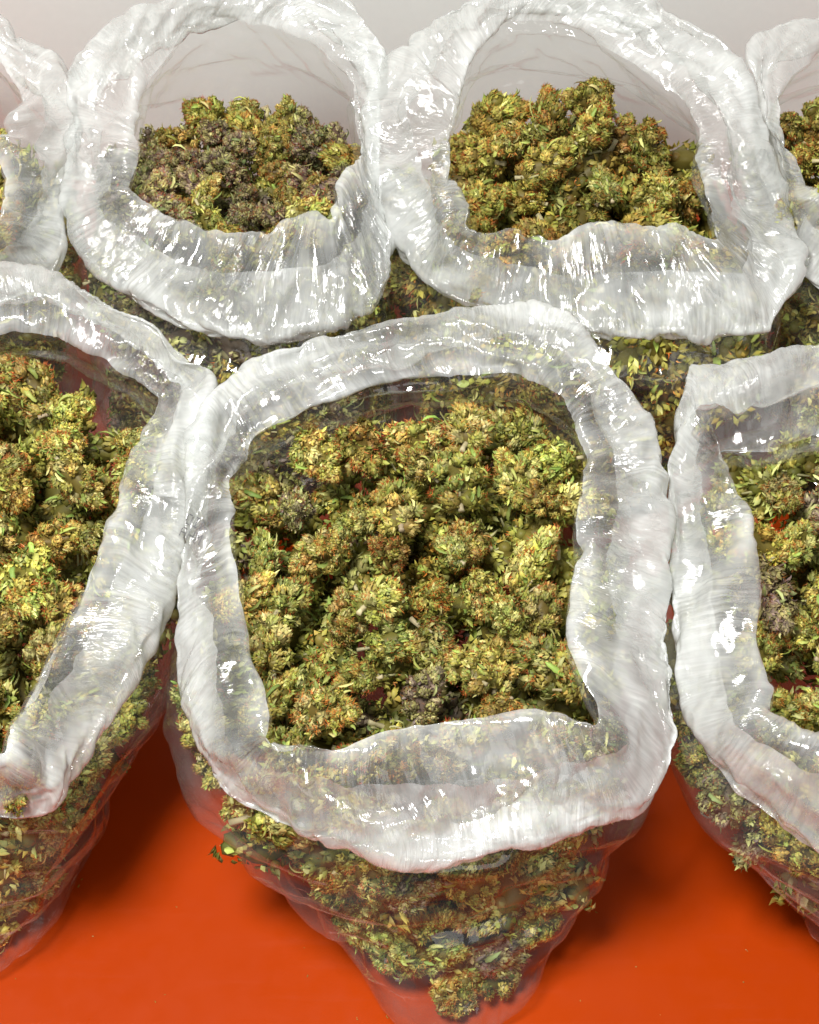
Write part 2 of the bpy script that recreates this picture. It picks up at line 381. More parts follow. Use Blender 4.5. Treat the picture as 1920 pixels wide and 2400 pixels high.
    Xc = crumple(Tc, exu, exv, np.full((cvn, n_c), 0.004), 0.003, 180, seed + 1, 0.001)
    T2 = T + upsample(Xc - Tc, nv * 2, nu)[::2]
    nv2 = int(nv * 1.7)
    T2 = upsample(T2, nv2, nu); cw = np.interp(np.linspace(0, 1, nv2), vv, cuffw[:, 0])[:, None]
    exu = wr * (0.008 + 0.008 * cw + 0.06 * cw * pl) * np.clip(0.7 + 0.9 * vnoise(rng, nv2, nu, 5, 20), 0.0, 2.2)
    exv = wr * (0.03 + 0.0 * cw) * np.clip(0.5 + 0.9 * vnoise(rng, nv2, nu, 6, 14), 0.0, 2.0)
    X = crumple(T2, exu, exv, np.full((nv2, nu), 0.006), 0.0015, 110, seed + 2, 0.0004)
    # crisp little facets left by earlier crumpling
    n3 = np.cross(np.roll(X, -2, 1) - np.roll(X, 2, 1), np.gradient(X, axis=0)); n3 /= np.linalg.norm(n3, axis=2, keepdims=True) + 1e-12
    cr = facet(rng, nv2, nu, 12, 60) * 0.0011 + facet(rng, nv2, nu, 20, 130) * 0.0004
    X = X + n3 * (cr * (0.25 + 0.75 * cw) * np.clip(np.arange(nv2) / 12.0, 0, 1)[:, None])[..., None]
    X[..., 2] = np.maximum(X[..., 2], 0.0025)
    nb2 = int(round(nb / (nv - 1) * (nv2 - 1)))
    # material coordinates in metres along the film
    su = np.broadcast_to(np.linspace(0, length, nu, endpoint=False)[None], (nv2, nu))
    sv = np.cumsum(np.r_[np.zeros((1, nu)), np.linalg.norm(np.diff(T2, axis=0), axis=2)], 0)
    ang_u = su / length * 2 * math.pi; R = length / (2 * math.pi)
    root = empty('plastic_bag', (base[0], base[1], 0.0))
    tag(root, label, 'plastic bag', group)
    org = np.array([base[0], base[1], 0.0])
    rowpos = np.linspace(0, nv - 1, nv2)                                      # where each row lies on the profile
    milk = np.interp(rowpos, [0, nb, nb + 5, nb + 12, nb + 17, nb + 24, nv - 1], [1, 1, 0.50, 0.85, 1.05, 1.05, 0.75])[:, None]
    milk = np.where(rowpos[:, None] > nb, np.clip(milk + 0.28 * vnoise(rng, nv2, nu, 7, 18), 0.1, 1.5), 1.0)
    UV = np.stack([su + seed * 3.1, sv, milk], -1)

    def grid(name, r0, r1, mat):
        nr = r1 - r0 + 1; V = X[r0:r1 + 1] - org; U = UV[r0:r1 + 1]
        V = np.concatenate([V, V[:, :1]], 1); Ue = U[:, :1].copy(); Ue[..., 0] = length + seed * 3.1; U = np.concatenate([U, Ue], 1)
        m = nu + 1; i, j = np.meshgrid(np.arange(nr - 1), np.arange(nu), indexing='ij')
        a = i * m + j; F = np.stack([a, a + 1, a + m + 1, a + m], -1).reshape(-1, 4)
        return mesh_obj(name, V.reshape(-1, 3), F, mat, root, uv=U.reshape(-1, 3))
    grid('bag_wall', 0, nb2, M_BODY)
    cuff = grid('folded_cuff', nb2, nv2 - 1, M_CUFF)
    BAGS[key] = dict(root=root, T=T, nb=nb, I=I, O=O, B=B, cuff=cuff, base=base, X=X, nb2=nb2)
    return root


A = [(487, 1150, 357, 1230), (505, 1330, 365, 1390), (545, 1450, 405, 1520), (563, 1550, 470, 1640), (640, 1562, 620, 1735),
     (730, 1582, 760, 1778), (880, 1540, 930, 1797), (1020, 1520, 1060, 1787), (1160, 1520, 1190, 1755), (1255, 1530, 1350, 1690),
     (1240, 1440, 1418, 1590), (1213, 1330, 1425, 1420), (1215, 1180, 1412, 1230), (1245, 1020, 1398, 1010), (1225, 920, 1350, 860),
     (1165, 830, 1270, 740), (1090, 785, 1130, 637), (960, 790, 930, 658), (800, 810, 740, 697), (660, 860, 600, 742),
     (540, 930, 480, 805), (500, 1010, 410, 960), (493, 1070, 385, 1100)]
Bp = [(258, 1060, 395, 1070), (215, 1150, 350, 1190), (160, 1250, 318, 1300), (95, 1370, 255, 1415), (45, 1490, 190, 1540),
      (26, 1565, 134, 1665), (18, 1592, 118, 1692), (4, 1600, 96, 1700), (-80, 1620, -40, 1712), (-250, 1620, -260, 1730), (-400, 1560, -450, 1690), (-450, 1400, -580, 1500),
      (-470, 1200, -610, 1250), (-460, 1000, -590, 980), (-380, 830, -500, 760), (-220, 745, -270, 600), (-60, 710, -80, 560),
      (80, 700, 90, 565), (200, 750, 250, 640), (290, 800, 350, 700), (320, 850, 432, 775), (300, 930, 430, 860), (268, 980, 405, 965)]
Cp = [(1560, 1100, 1397, 1080), (1580, 1220, 1402, 1210), (1587, 1350, 1417, 1360), (1600, 1450, 1445, 1470), (1618, 1515, 1500, 1590),
      (1690, 1560, 1590, 1680), (1780, 1590, 1725, 1785), (1900, 1600, 1880, 1850), (2050, 1600, 2080, 1860), (2220, 1570, 2280, 1800),
      (2340, 1480, 2450, 1650), (2390, 1300, 2520, 1400), (2390, 1120, 2500, 1100), (2320, 980, 2420, 850), (2180, 900, 2230, 720),
      (2000, 880, 2010, 660), (1850, 895, 1850, 670), (1725, 910, 1720, 712), (1620, 940, 1600, 750), (1548, 948, 1482, 775), (1530, 950, 1460, 777), (1524, 960, 1454, 800),
      (1530, 990, 1430, 880), (1540, 1040, 1403, 970)]
Dp = [(275, 330, 137, 330), (270, 400, 140, 440), (310, 428, 185, 545), (390, 468, 290, 635), (470, 507, 400, 692), (560, 492, 500, 716),
      (640, 468, 600, 718), (700, 468, 700, 690), (712, 410, 785, 640), (740, 355, 822, 560), (752, 320, 815, 460), (745, 260, 802, 340),
      (738, 200, 800, 220), (705, 130, 795, 95), (620, 70, 725, 10), (520, 45, 600, -35), (420, 50, 450, -25), (345, 100, 330, 15),
      (295, 170, 220, 80), (277, 250, 155, 150), (275, 290, 142, 240)]
Ep = [(948, 320, 785, 330), (962, 380, 805, 410), (988, 440, 850, 510), (1000, 482, 930, 590), (1090, 490, 1060, 650), (1170, 504, 1180, 690),
      (1280, 485, 1320, 708), (1400, 488, 1460, 707), (1480, 506, 1588, 698), (1506, 511, 1612, 695), (1508, 502, 1622, 672), (1500, 450, 1668, 560), (1487, 380, 1655, 440), (1490, 320, 1630, 330),
      (1475, 255, 1590, 230), (1400, 180, 1540, 125), (1300, 105, 1430, 45), (1180, 55, 1280, -20), (1080, 60, 1110, -45), (1000, 105, 960, 10),
      (965, 200, 850, 105), (950, 260, 785, 190)]
Fp = [(18, 330, 140, 330), (10, 430, 138, 430), (-40, 500, 105, 560), (-150, 520, -20, 640), (-300, 520, -280, 690), (-450, 500, -560, 640),
      (-560, 420, -700, 520), (-580, 300, -720, 340), (-540, 180, -680, 150), (-420, 80, -520, 20), (-260, 40, -280, -40), (-110, 60, -80, 0),
      (-30, 120, 30, 70), (30, 200, 110, 130), (30, 270, 150, 220)]
Gp = [(1640, 260, 1590, 200), (1660, 340, 1610, 310), (1695, 410, 1650, 440), (1760, 450, 1700, 570), (1880, 480, 1830, 660), (2050, 490, 2030, 700),
      (2220, 470, 2260, 660), (2330, 400, 2420, 500), (2330, 280, 2440, 300), (2260, 160, 2340, 100), (2120, 90, 2150, -10), (1950, 70, 1940, -30),
      (1800, 90, 1770, 20), (1690, 130, 1650, 55), (1645, 190, 1580, 100)]

FRONT_I, FRONT_O = (0.240, 0.250, 0.262), (0.185, 0.240, 0.285)
BACK_I, BACK_O = (0.245, 0.262, 0.300), (0.190, 0.250, 0.325)
make_bag('A', 'clear plastic bag with faint dotted print on its folded cuff, heaped with green buds', A, (0.030, 0.590, 0.062, 0.098), FRONT_I, FRONT_O, 11, 640, bodyk=(1.0, 0.75), pleats=((0.43, 0.62, 1.0), (0.08, 0.2, 0.5), (0.2, 0.4, 0.15)))
make_bag('B', 'clear plastic bag with smooth broad cuff touching the dotted print bag, cuff corner folded square', Bp, (-0.325, 0.620, 0.085, 0.095), FRONT_I, FRONT_O, 23, 520, wr=0.8, bodyk=(0.8, 0.95))
make_bag('C', 'clear plastic bag with a sharp upright corner on its crinkled cuff', Cp, (0.375, 0.610, 0.09, 0.100), FRONT_I, FRONT_O, 35, 520, bodyk=(0.95, 0.8))
make_bag('D', 'clear plastic bag of purplish buds with thin film standing up behind them', Dp, (-0.135, 1.035, 0.130, 0.120), BACK_I, BACK_O, 47, 480, bodyk=(1.0, 1.0))
make_bag('E', 'wide open plastic bag holding a tall mound of orange haired buds before the backdrop', Ep, (0.135, 1.035, 0.130, 0.120), BACK_I, BACK_O, 59, 520, bodyk=(1.0, 1.0))
make_bag('F', 'plastic bag beside the purplish buds with its upright folds hiding most of its buds', Fp, (-0.43, 1.035, 0.130, 0.120), BACK_I, BACK_O, 61, 320, bodyk=(1.0, 1.0))
make_bag('G', 'plastic bag with crumpled upright film beside the bag of mounded buds', Gp, (0.42, 1.035, 0.130, 0.120), BACK_I, BACK_O, 73, 320, bodyk=(1.0, 1.0))

# ------------------------------------------------------------------ buds
PAL = {
    'green': dict(br=[(0.42, 0.41, 0.075), (0.30, 0.34, 0.06), (0.60, 0.58, 0.21), (0.24, 0.30, 0.07), (0.50, 0.37, 0.08)],
                  lf=[(0.19, 0.28, 0.05), (0.33, 0.39, 0.09), (0.46, 0.47, 0.16)], hr=[(0.58, 0.20, 0.03), (0.46, 0.14, 0.025), (0.66, 0.31, 0.07)]),
    'purple': dict(br=[(0.30, 0.30, 0.09), (0.23, 0.19, 0.12), (0.38, 0.38, 0.12), (0.27, 0.20, 0.15), (0.44, 0.44, 0.15)],
                   lf=[(0.16, 0.21, 0.07), (0.21, 0.16, 0.13), (0.38, 0.40, 0.15)], hr=[(0.45, 0.15, 0.035), (0.36, 0.13, 0.05), (0.30, 0.12, 0.07)]),
    'orange': dict(br=[(0.38, 0.33, 0.06), (0.27, 0.29, 0.05), (0.48, 0.41, 0.10), (0.40, 0.23, 0.045), (0.31, 0.33, 0.065)],
                   lf=[(0.21, 0.28, 0.045), (0.31, 0.36, 0.07), (0.50, 0.48, 0.16)], hr=[(0.60, 0.19, 0.025), (0.50, 0.14, 0.02), (0.62, 0.27, 0.05)]),
}


def unit(a):
    return a / (np.linalg.norm(a, axis=-1, keepdims=True) + 1e-12)


class Geo:
    def __init__(self): self.v, self.f, self.c, self.n = [], [], [], 0
    def add(self, v, f, c):
        v = np.asarray(v, float); k = v.shape[0]
        self.v.append(v); self.f.append(np.asarray(f) + self.n); self.c.append(np.asarray(c, float)); self.n += k
    def arrays(self): return np.concatenate(self.v), np.concatenate(self.f), np.clip(np.concatenate(self.c), 0.003, 0.9)


def frame_of(d, rng):
    r = rng.standard_normal(d.shape); x = unit(np.cross(d, r)); return x, np.cross(d, x)


def pods(g, pos, d, up, ln, wd, col, rng, curl):
    """many folded, pointed bracts at once: base, two shoulders, raised keel, hooked tip"""
    n = len(pos); x = unit(np.cross(d, up)); z = np.cross(x, d); L_ = ln[:, None]; W = wd[:, None]; cu = curl[:, None]
    b = pos; m = pos + d * L_ * 0.45; t = pos + d * L_ * (1 - 0.25 * np.abs(cu)) + z * L_ * cu
    V = np.stack([b, m - x * W * 0.5 - z * W * 0.12, m + x * W * 0.5 - z * W * 0.12, m + z * W * 0.42, pos + d * L_ * 0.8 + z * L_ * (cu * 0.55 + 0.06), t], 1)
    F0 = np.array([[0, 1, 3], [0, 3, 2], [1, 4, 3], [3, 4, 2], [1, 5, 4], [4, 5, 2]])
    F = (F0[None] + (np.arange(n) * 6)[:, None, None]).reshape(-1, 3)
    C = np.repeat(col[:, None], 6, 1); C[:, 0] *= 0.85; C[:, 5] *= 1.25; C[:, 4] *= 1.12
    g.add(V.reshape(-1, 3), F, C.reshape(-1, 3))


def hairs(g, pos, d, ln, wd, col, rng):
    """thin curling pistil ribbons"""
    n = len(pos); x, z = frame_of(d, rng); k = 4; P = []
    cu = rng.uniform(-1.4, 1.4, (n, 1)); cw = rng.uniform(-1.0, 1.0, (n, 1))
    for i in range(k):
        s = i / (k - 1); w_ = wd[:, None] * (1 - 0.75 * s)
        c = pos + ln[:, None] * (d * s * (1 - 0.3 * s) + z * cu * s * s * 0.55 + x * cw * s * s * 0.4)
        P += [c - x * w_ * 0.5, c + x * w_ * 0.5]
    V = np.stack(P, 1); F0 = []
    for i in range(k - 1): F0 += [[2 * i, 2 * i + 1, 2 * i + 3], [2 * i, 2 * i + 3, 2 * i + 2]]
    F = (np.array(F0)[None] + (np.arange(n) * 2 * k)[:, None, None]).reshape(-1, 3)
    g.add(V.reshape(-1, 3), F, np.repeat(col[:, None], 2 * k, 1).reshape(-1, 3))


def blade(g, pos, d, up, ln, wd, curl, col, rng, seg=5):
    """one folded, curling sugar leaf with a toothed edge and a pale midrib"""
    x = unit(np.cross(d, up)); z = np.cross(x, d); V, C = [], []; p = pos.copy(); a = 0.0; tw = rng.uniform(-0.5, 0.5)
    for i in range(seg + 1):
        s = i / seg; w_ = wd * (math.sin(math.pi * min(1, 0.12 + s * 0.88)) ** 0.8) * (1 if i % 2 else 0.78)
        dd = d * math.cos(a) + z * math.sin(a); zz = z * math.cos(a) - d * math.sin(a)
        xx = x * math.cos(tw * s) + zz * math.sin(tw * s)
        fold = 0.35 * w_
        V += [p - xx * w_ * 0.5 + zz * fold, p, p + xx * w_ * 0.5 + zz * fold]
        C += [col * 1.05, col * 1.3 + 0.03, col * 1.05]
        p = p + dd * ln / seg; a += curl / seg * (0.5 + s)
    F = []
    for i in range(seg):
        q = 3 * i; F += [[q, q + 1, q + 4], [q, q + 4, q + 3], [q + 1, q + 2, q + 5], [q + 1, q + 5, q + 4]]
    g.add(np.array(V), np.array(F), np.array(C))


def tube(g, pts, rad, col, k=6):
    pts = np.asarray(pts, float); n = len(pts); V = []
    for i in range(n):
        d = unit(pts[min(i + 1, n - 1)] - pts[max(i - 1, 0)]); x = unit(np.cross(d, [0.3, 0.9, 0.2])); y = np.cross(d, x)
        for j in range(k):
            t = 2 * math.pi * j / k; V.append(pts[i] + rad[i] * (x * math.cos(t) + y * math.sin(t)))
    F = []
    for i in range(n - 1):
        for j in range(k):
            a, b = i * k + j, i * k + (j + 1) % k; F += [[a, b, b + k], [a, b + k, a + k]]
    V.append(pts[-1]); F += [[(n - 1) * k + j, (n - 1) * k + (j + 1) % k, n * k] for j in range(k)]
    C = np.tile(np.asarray(col), (len(V), 1)); g.add(np.array(V), np.array(F), C)


def _ico():
    import bmesh
    bm = bmesh.new(); bmesh.ops.create_icosphere(bm, subdivisions=1, radius=1.0)
    v = np.array([x.co[:] for x in bm.verts]); f = np.array([[x.index for x in q.verts] for q in bm.faces]); bm.free(); return v, f


ICO_V, ICO_F = _ico()
def _ico_low():
    g_ = (1 + 5 ** 0.5) / 2
    v = unit(np.array([(-1, g_, 0), (1, g_, 0), (-1, -g_, 0), (1, -g_, 0), (0, -1, g_), (0, 1, g_), (0, -1, -g_), (0, 1, -g_), (g_, 0, -1), (g_, 0, 1), (-g_, 0, -1), (-g_, 0, 1)]))
    f = np.array([(0, 11, 5), (0, 5, 1), (0, 1, 7), (0, 7, 10), (0, 10, 11), (1, 5, 9), (5, 11, 4), (11, 10, 2), (10, 7, 6), (7, 1, 8), (3, 9, 4), (3, 4, 2), (3, 2, 6), (3, 6, 8), (3, 8, 9), (4, 9, 5), (2, 4, 11), (6, 2, 10), (8, 6, 7), (9, 8, 1)])
    return v, f


LOW_V, LOW_F = _ico_low()


def bud_geo(seed, pal, detail=1.0):
    """one dried flower, axis +Z, about 40 mm long: knobbly core, bract clusters round nodes, hairs, leaves, stem stub"""
    rng = np.random.default_rng(seed); p = PAL[pal]
    Lh = rng.uniform(0.034, 0.050); R = rng.uniform(0.0125, 0.0160); asym = rng.uniform(0.85, 1.15)
    pick = lambda key, n: np.array(p[key])[rng.integers(0, len(p[key]), n)]
    prof = lambda s: R * np.clip(np.sin(math.pi * np.clip(0.10 + 0.86 * s, 0, 1)) ** 0.65 * (1.12 - 0.42 * s), 0.15 * 1, 2)
    bend = rng.uniform(-0.006, 0.006, 2)
    axis = lambda s: np.stack([bend[0] * np.sin(3 * s), bend[1] * np.sin(3 * s), (s - 0.5) * Lh], -1)
    flower, hair, stem, leaves = Geo(), Geo(), Geo(), []
    # knobbly dark core
    nu_, nv_ = 14, 9; V = []
    for i in range(nv_):
        s = i / (nv_ - 1); a = axis(np.array(s)); r = prof(np.array(s)) * 0.6
        for j in range(nu_):
            t = 2 * math.pi * j / nu_; V.append(a + np.array([math.cos(t) * asym, math.sin(t), 0]) * r * rng.uniform(0.75, 1.2))
    F = [];
    for i in range(nv_ - 1):
        for j in range(nu_):
            a, b = i * nu_ + j, i * nu_ + (j + 1) % nu_; F += [[a, b, b + nu_], [a, b + nu_, a + nu_]]
    F += [[0, j + 1, j] for j in range(1, nu_ - 1)] + [[(nv_ - 1) * nu_, (nv_ - 1) * nu_ + j, (nv_ - 1) * nu_ + j + 1] for j in range(1, nu_ - 1)]
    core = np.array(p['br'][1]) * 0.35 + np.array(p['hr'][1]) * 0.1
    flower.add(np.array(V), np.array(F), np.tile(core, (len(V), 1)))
    # nodes on a spiral; each is a knob of overlapping, curled bracts
    nn = int(rng.integers(23, 30)) if detail > 0.6 else (19 if detail > 0.1 else 11); k = np.arange(nn); s = (k + 0.5) / nn; th = k * 2.39996 + rng.uniform(0, 6.28) + rng.normal(0, 0.2, nn)
    for q in range(nn):
        sq = s[q]; rr = prof(np.array(sq)); a = axis(np.array(sq))
        o = np.array([math.cos(th[q]) * asym, math.sin(th[q]), 0]); nrm = unit(o + np.array([0, 0, 1.3 * (sq - 0.45)]))
        kr = rng.uniform(0.0044, 0.0070) * (1.08 - 0.35 * sq) * (1.0 if detail > 0.6 else 1.15 if detail > 0.1 else 1.4)                       # knob radius
        c = a + o * max(rr - kr * 0.75, 0.0) * rng.uniform(0.85, 1.25)
        base = pick('br', 1)[0]; tone = rng.uniform(0.7, 1.2)
        IV, IF = (ICO_V, ICO_F) if detail > 0.6 else (LOW_V, LOW_F)
        kv = IV * (1 + rng.normal(0, 0.08, (len(IV), 1))) * kr * (0.80 if detail > 0.6 else 0.68 if detail > 0.1 else 0.55) * np.array([1, 1, 1.15])
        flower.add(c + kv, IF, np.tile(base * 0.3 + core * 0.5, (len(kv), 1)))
        nb_ = max(10, int(62 * detail)); fat = 1.0 / math.sqrt(0.3 + 0.7 * detail)
        d = unit(rng.standard_normal((nb_, 3)) + nrm * 0.9)
        lean = unit(np.array([0, 0, 1]) * rng.uniform(0.6, 1.0) + nrm * 0.4 + rng.normal(0, 0.35, 3))
        tan = unit(lean - d * (d @ lean)[:, None])
        gro = unit(tan + d * rng.uniform(0.05, 0.75, (nb_, 1)) + rng.normal(0, 0.30, (nb_, 3)))
        col = (0.5 * base + 0.5 * pick('br', nb_)) * tone * rng.uniform(0.6, 1.65, (nb_, 1))
        ln_ = rng.uniform(0.0026, 0.0052, nb_) * fat
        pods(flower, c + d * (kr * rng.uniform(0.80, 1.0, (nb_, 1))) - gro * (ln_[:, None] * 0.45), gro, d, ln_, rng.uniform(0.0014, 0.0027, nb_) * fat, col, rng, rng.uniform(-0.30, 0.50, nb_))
        tuft = rng.random() < 0.5
        nh = int((rng.integers(24, 48) if tuft else rng.integers(4, 12)) * (detail if detail > 0.6 else 0.2 if detail > 0.1 else 0))
        td = unit(nrm + rng.normal(0, 0.45, 3) + np.array([0, 0, 0.3]))
        d = unit(rng.standard_normal((nh, 3)) * (0.6 if tuft else 1.0) + td * 1.2); hd = unit(d + rng.normal(0, 0.7, (nh, 3)) + lean * 0.6)
        if nh: hairs(hair, c + d * kr * 0.92, hd, rng.uniform(0.0022, 0.0046, nh), np.full(nh, 0.00048) / (0.4 + 0.6 * detail), pick('hr', nh) * rng.uniform(0.5, 1.35, (nh, 1)), rng)
        # small leaves curling round the knob
        for _ in range(int(rng.integers(1, 3)) if detail > 0.6 else (1 if rng.random() < 0.5 else 0)):
            e = unit(rng.standard_normal(3) + nrm * 0.9); g_ = unit(lean - e * (e @ lean) + e * rng.uniform(0.0, 0.35) + rng.normal(0, 0.3, 3))
            blade(flower, c + e * kr * 0.95 - g_ * 0.0025, g_, e, rng.uniform(0.0055, 0.0095), rng.uniform(0.0018, 0.0034) * fat, rng.choice([-1, 1]) * rng.uniform(0.8, 3.2), pick('lf', 1)[0] * rng.uniform(0.8, 1.6), rng, 5 if detail > 0.6 else 3)
    # large leaves: parts of their own
    for _ in range(4):
        g = Geo(); sq = rng.uniform(0.02, 0.6); t2 = rng.uniform(0, 6.28); o = np.array([math.cos(t2), math.sin(t2), 0])
        dl = unit(o * rng.uniform(0.2, 0.8) + np.array([0, 0, rng.uniform(0.6, 1.3)]))
        blade(g, axis(np.array(sq)) + o * prof(np.array(sq)) * 0.95, dl, o, rng.uniform(0.010, 0.017), rng.uniform(0.0020, 0.0036), rng.uniform(-3.4, -0.6), pick('lf', 1)[0] * rng.uniform(0.9, 1.5), rng, 7)
        leaves.append(g)
    b = axis(np.array(0.0)); sl = rng.uniform(0.004, 0.013); dv = unit(np.array([rng.normal(0, 0.3), rng.normal(0, 0.3), -1]))
    tube(stem, [b + [0, 0, 0.012], b + dv * 0.001, b + dv * sl * 0.6 + [0.0004, 0, 0], b + dv * sl], [0.0016, 0.0019, 0.0015, 0.0018], (0.52, 0.46, 0.26))
    for _ in range(3):                                                               # side twigs under the lowest knobs
        t2 = rng.uniform(0, 6.28); o = np.array([math.cos(t2), math.sin(t2), 0.5])
        tube(stem, [b + [0, 0, 0.002], b + o * R * 0.45, b + o * R * 0.8 + [0, 0, 0.004]], [0.0012, 0.0009, 0.0007], (0.48, 0.45, 0.22), 5)
    return flower, hair, stem, leaves


PROTO = {}
for pal, cnt in (('green', 10), ('purple', 6), ('orange', 7)):
    PROTO[pal] = []
    for i in range(cnt):
        fl, hr, st, lv = bud_geo(1000 + 37 * i + len(pal) * 101, pal)
        meshes = []
        for nm, g in [('flower_cluster', fl), ('pistil_hairs', hr), ('stem', st)] + [('leaf', l) for l in lv]:
            v, f, c = g.arrays(); o = mesh_obj(nm, v, f, M_BUD, smooth=(nm == 'stem'), colors=c); meshes.append((nm, o.data)); bpy.data.objects.remove(o)
        PROTO[pal].append(meshes)
FILL, DEEP = {}, {}
for pal in PAL:
    for store, det in ((FILL, 0.18), (DEEP, 0.05)):
        store[pal] = []
        for i in range(4):
            fl, hr, st, lv = bud_geo(5000 + 53 * i + len(pal), pal, det)
            g = Geo()
            for q in ([fl, hr, st] + lv if det > 0.1 else [fl]):
                v, f, c = q.arrays(); g.add(v, f, c)
            store[pal].append(g.arrays())

from mathutils import Matrix, Quaternion


def rand_quat(rng):
    q = rng.standard_normal(4); return Quaternion((q / np.linalg.norm(q)).tolist())


TONE = {'green': 'yellow green', 'orange': 'rusty orange haired', 'purple': 'dusky purple green'}


def place_bud(pal, loc, rng, scale, label, group, tint=(1, 1, 1), lying=True, where='', wall=None):
    meshes = PROTO[pal][int(rng.integers(len(PROTO[pal])))]
    root = bpy.data.objects.new('flower_bud', None); COL.objects.link(root); root.empty_display_size = 0.01
    th = rng.uniform(0, 6.283); el = rng.normal(0.35, 0.45) if lying else rng.normal(0.2, 0.5)
    from mathutils import Vector
    ax = Vector((math.cos(th) * math.cos(el), math.sin(th) * math.cos(el), math.sin(el)))
    if wall is not None:                                                      # lies flat against the film
        w_ = Vector(wall.tolist()); ax = (ax - w_ * ax.dot(w_)).normalized()
    q = ax.to_track_quat('Z', 'Y') @ Quaternion((0, 0, 1), rng.uniform(0, 6.283))
    root.rotation_mode = 'QUATERNION'; root.rotation_quaternion = q; root.location = loc
    root.scale = (scale * rng.uniform(0.9, 1.12), scale * rng.uniform(0.9, 1.12), scale * rng.uniform(0.8, 1.1))
    if where:
        size = 'small' if scale < 0.88 else 'large' if scale > 1.06 else 'middling'
        pose = 'upright' if el > 0.75 else 'lying'
        label = f'{size} {TONE[pal]} bud {pose} {where}, {label}'
    tag(root, label, 'bud', group)
    for nm, me in meshes:
        c = bpy.data.objects.new(nm, me); COL.objects.link(c); c.parent = root; c.color = (*tint, 1)
    return root


def inside(poly, x, y):
    n = len(poly); r = np.zeros(np.shape(x), bool); j = n - 1
    for i in range(n):
        xi, yi, xj, yj = *poly[i], *poly[j]
        hit = ((yi > y) != (yj > y)) & (x < (xj - xi) * (y - yi) / (yj - yi + 1e-15) + xi)
        r ^= hit; j = i
    return r


fill_v, fill_f, fill_c, fill_n = [], [], [], 0


def place_fill(pal, loc, rng, scale, wall=None, deep=False):
    global fill_n
    if not in_view(loc, 110): return
    v, f, c = (DEEP if deep else FILL)[pal][int(rng.integers(4))]
    Rm = np.array(rand_quat(rng).to_matrix())
    if wall is not None:
        a3 = unit(np.cross(wall, rng.standard_normal(3))); Rm = np.stack([wall, np.cross(a3, wall), a3], 1)
    v = v @ Rm.T * scale + np.asarray(loc)
    fill_v.append(v); fill_f.append(f + fill_n); fill_c.append(c * rng.uniform(0.7, 1.2)); fill_n += len(v)


def in_view(p, pad=60):
    d = np.asarray(p) - np.array([0, 0, CAM_Z]); zc = d @ FWD
    px = 960 + d[0] / zc * FPX; py = 1200 - (d @ UP) / zc * FPX
    return -pad < px < 1920 + pad and -pad < py < 2400 + pad


def facing_us(q, inward):
    return (np.array([0, 0, CAM_Z]) - q) @ inward < 0


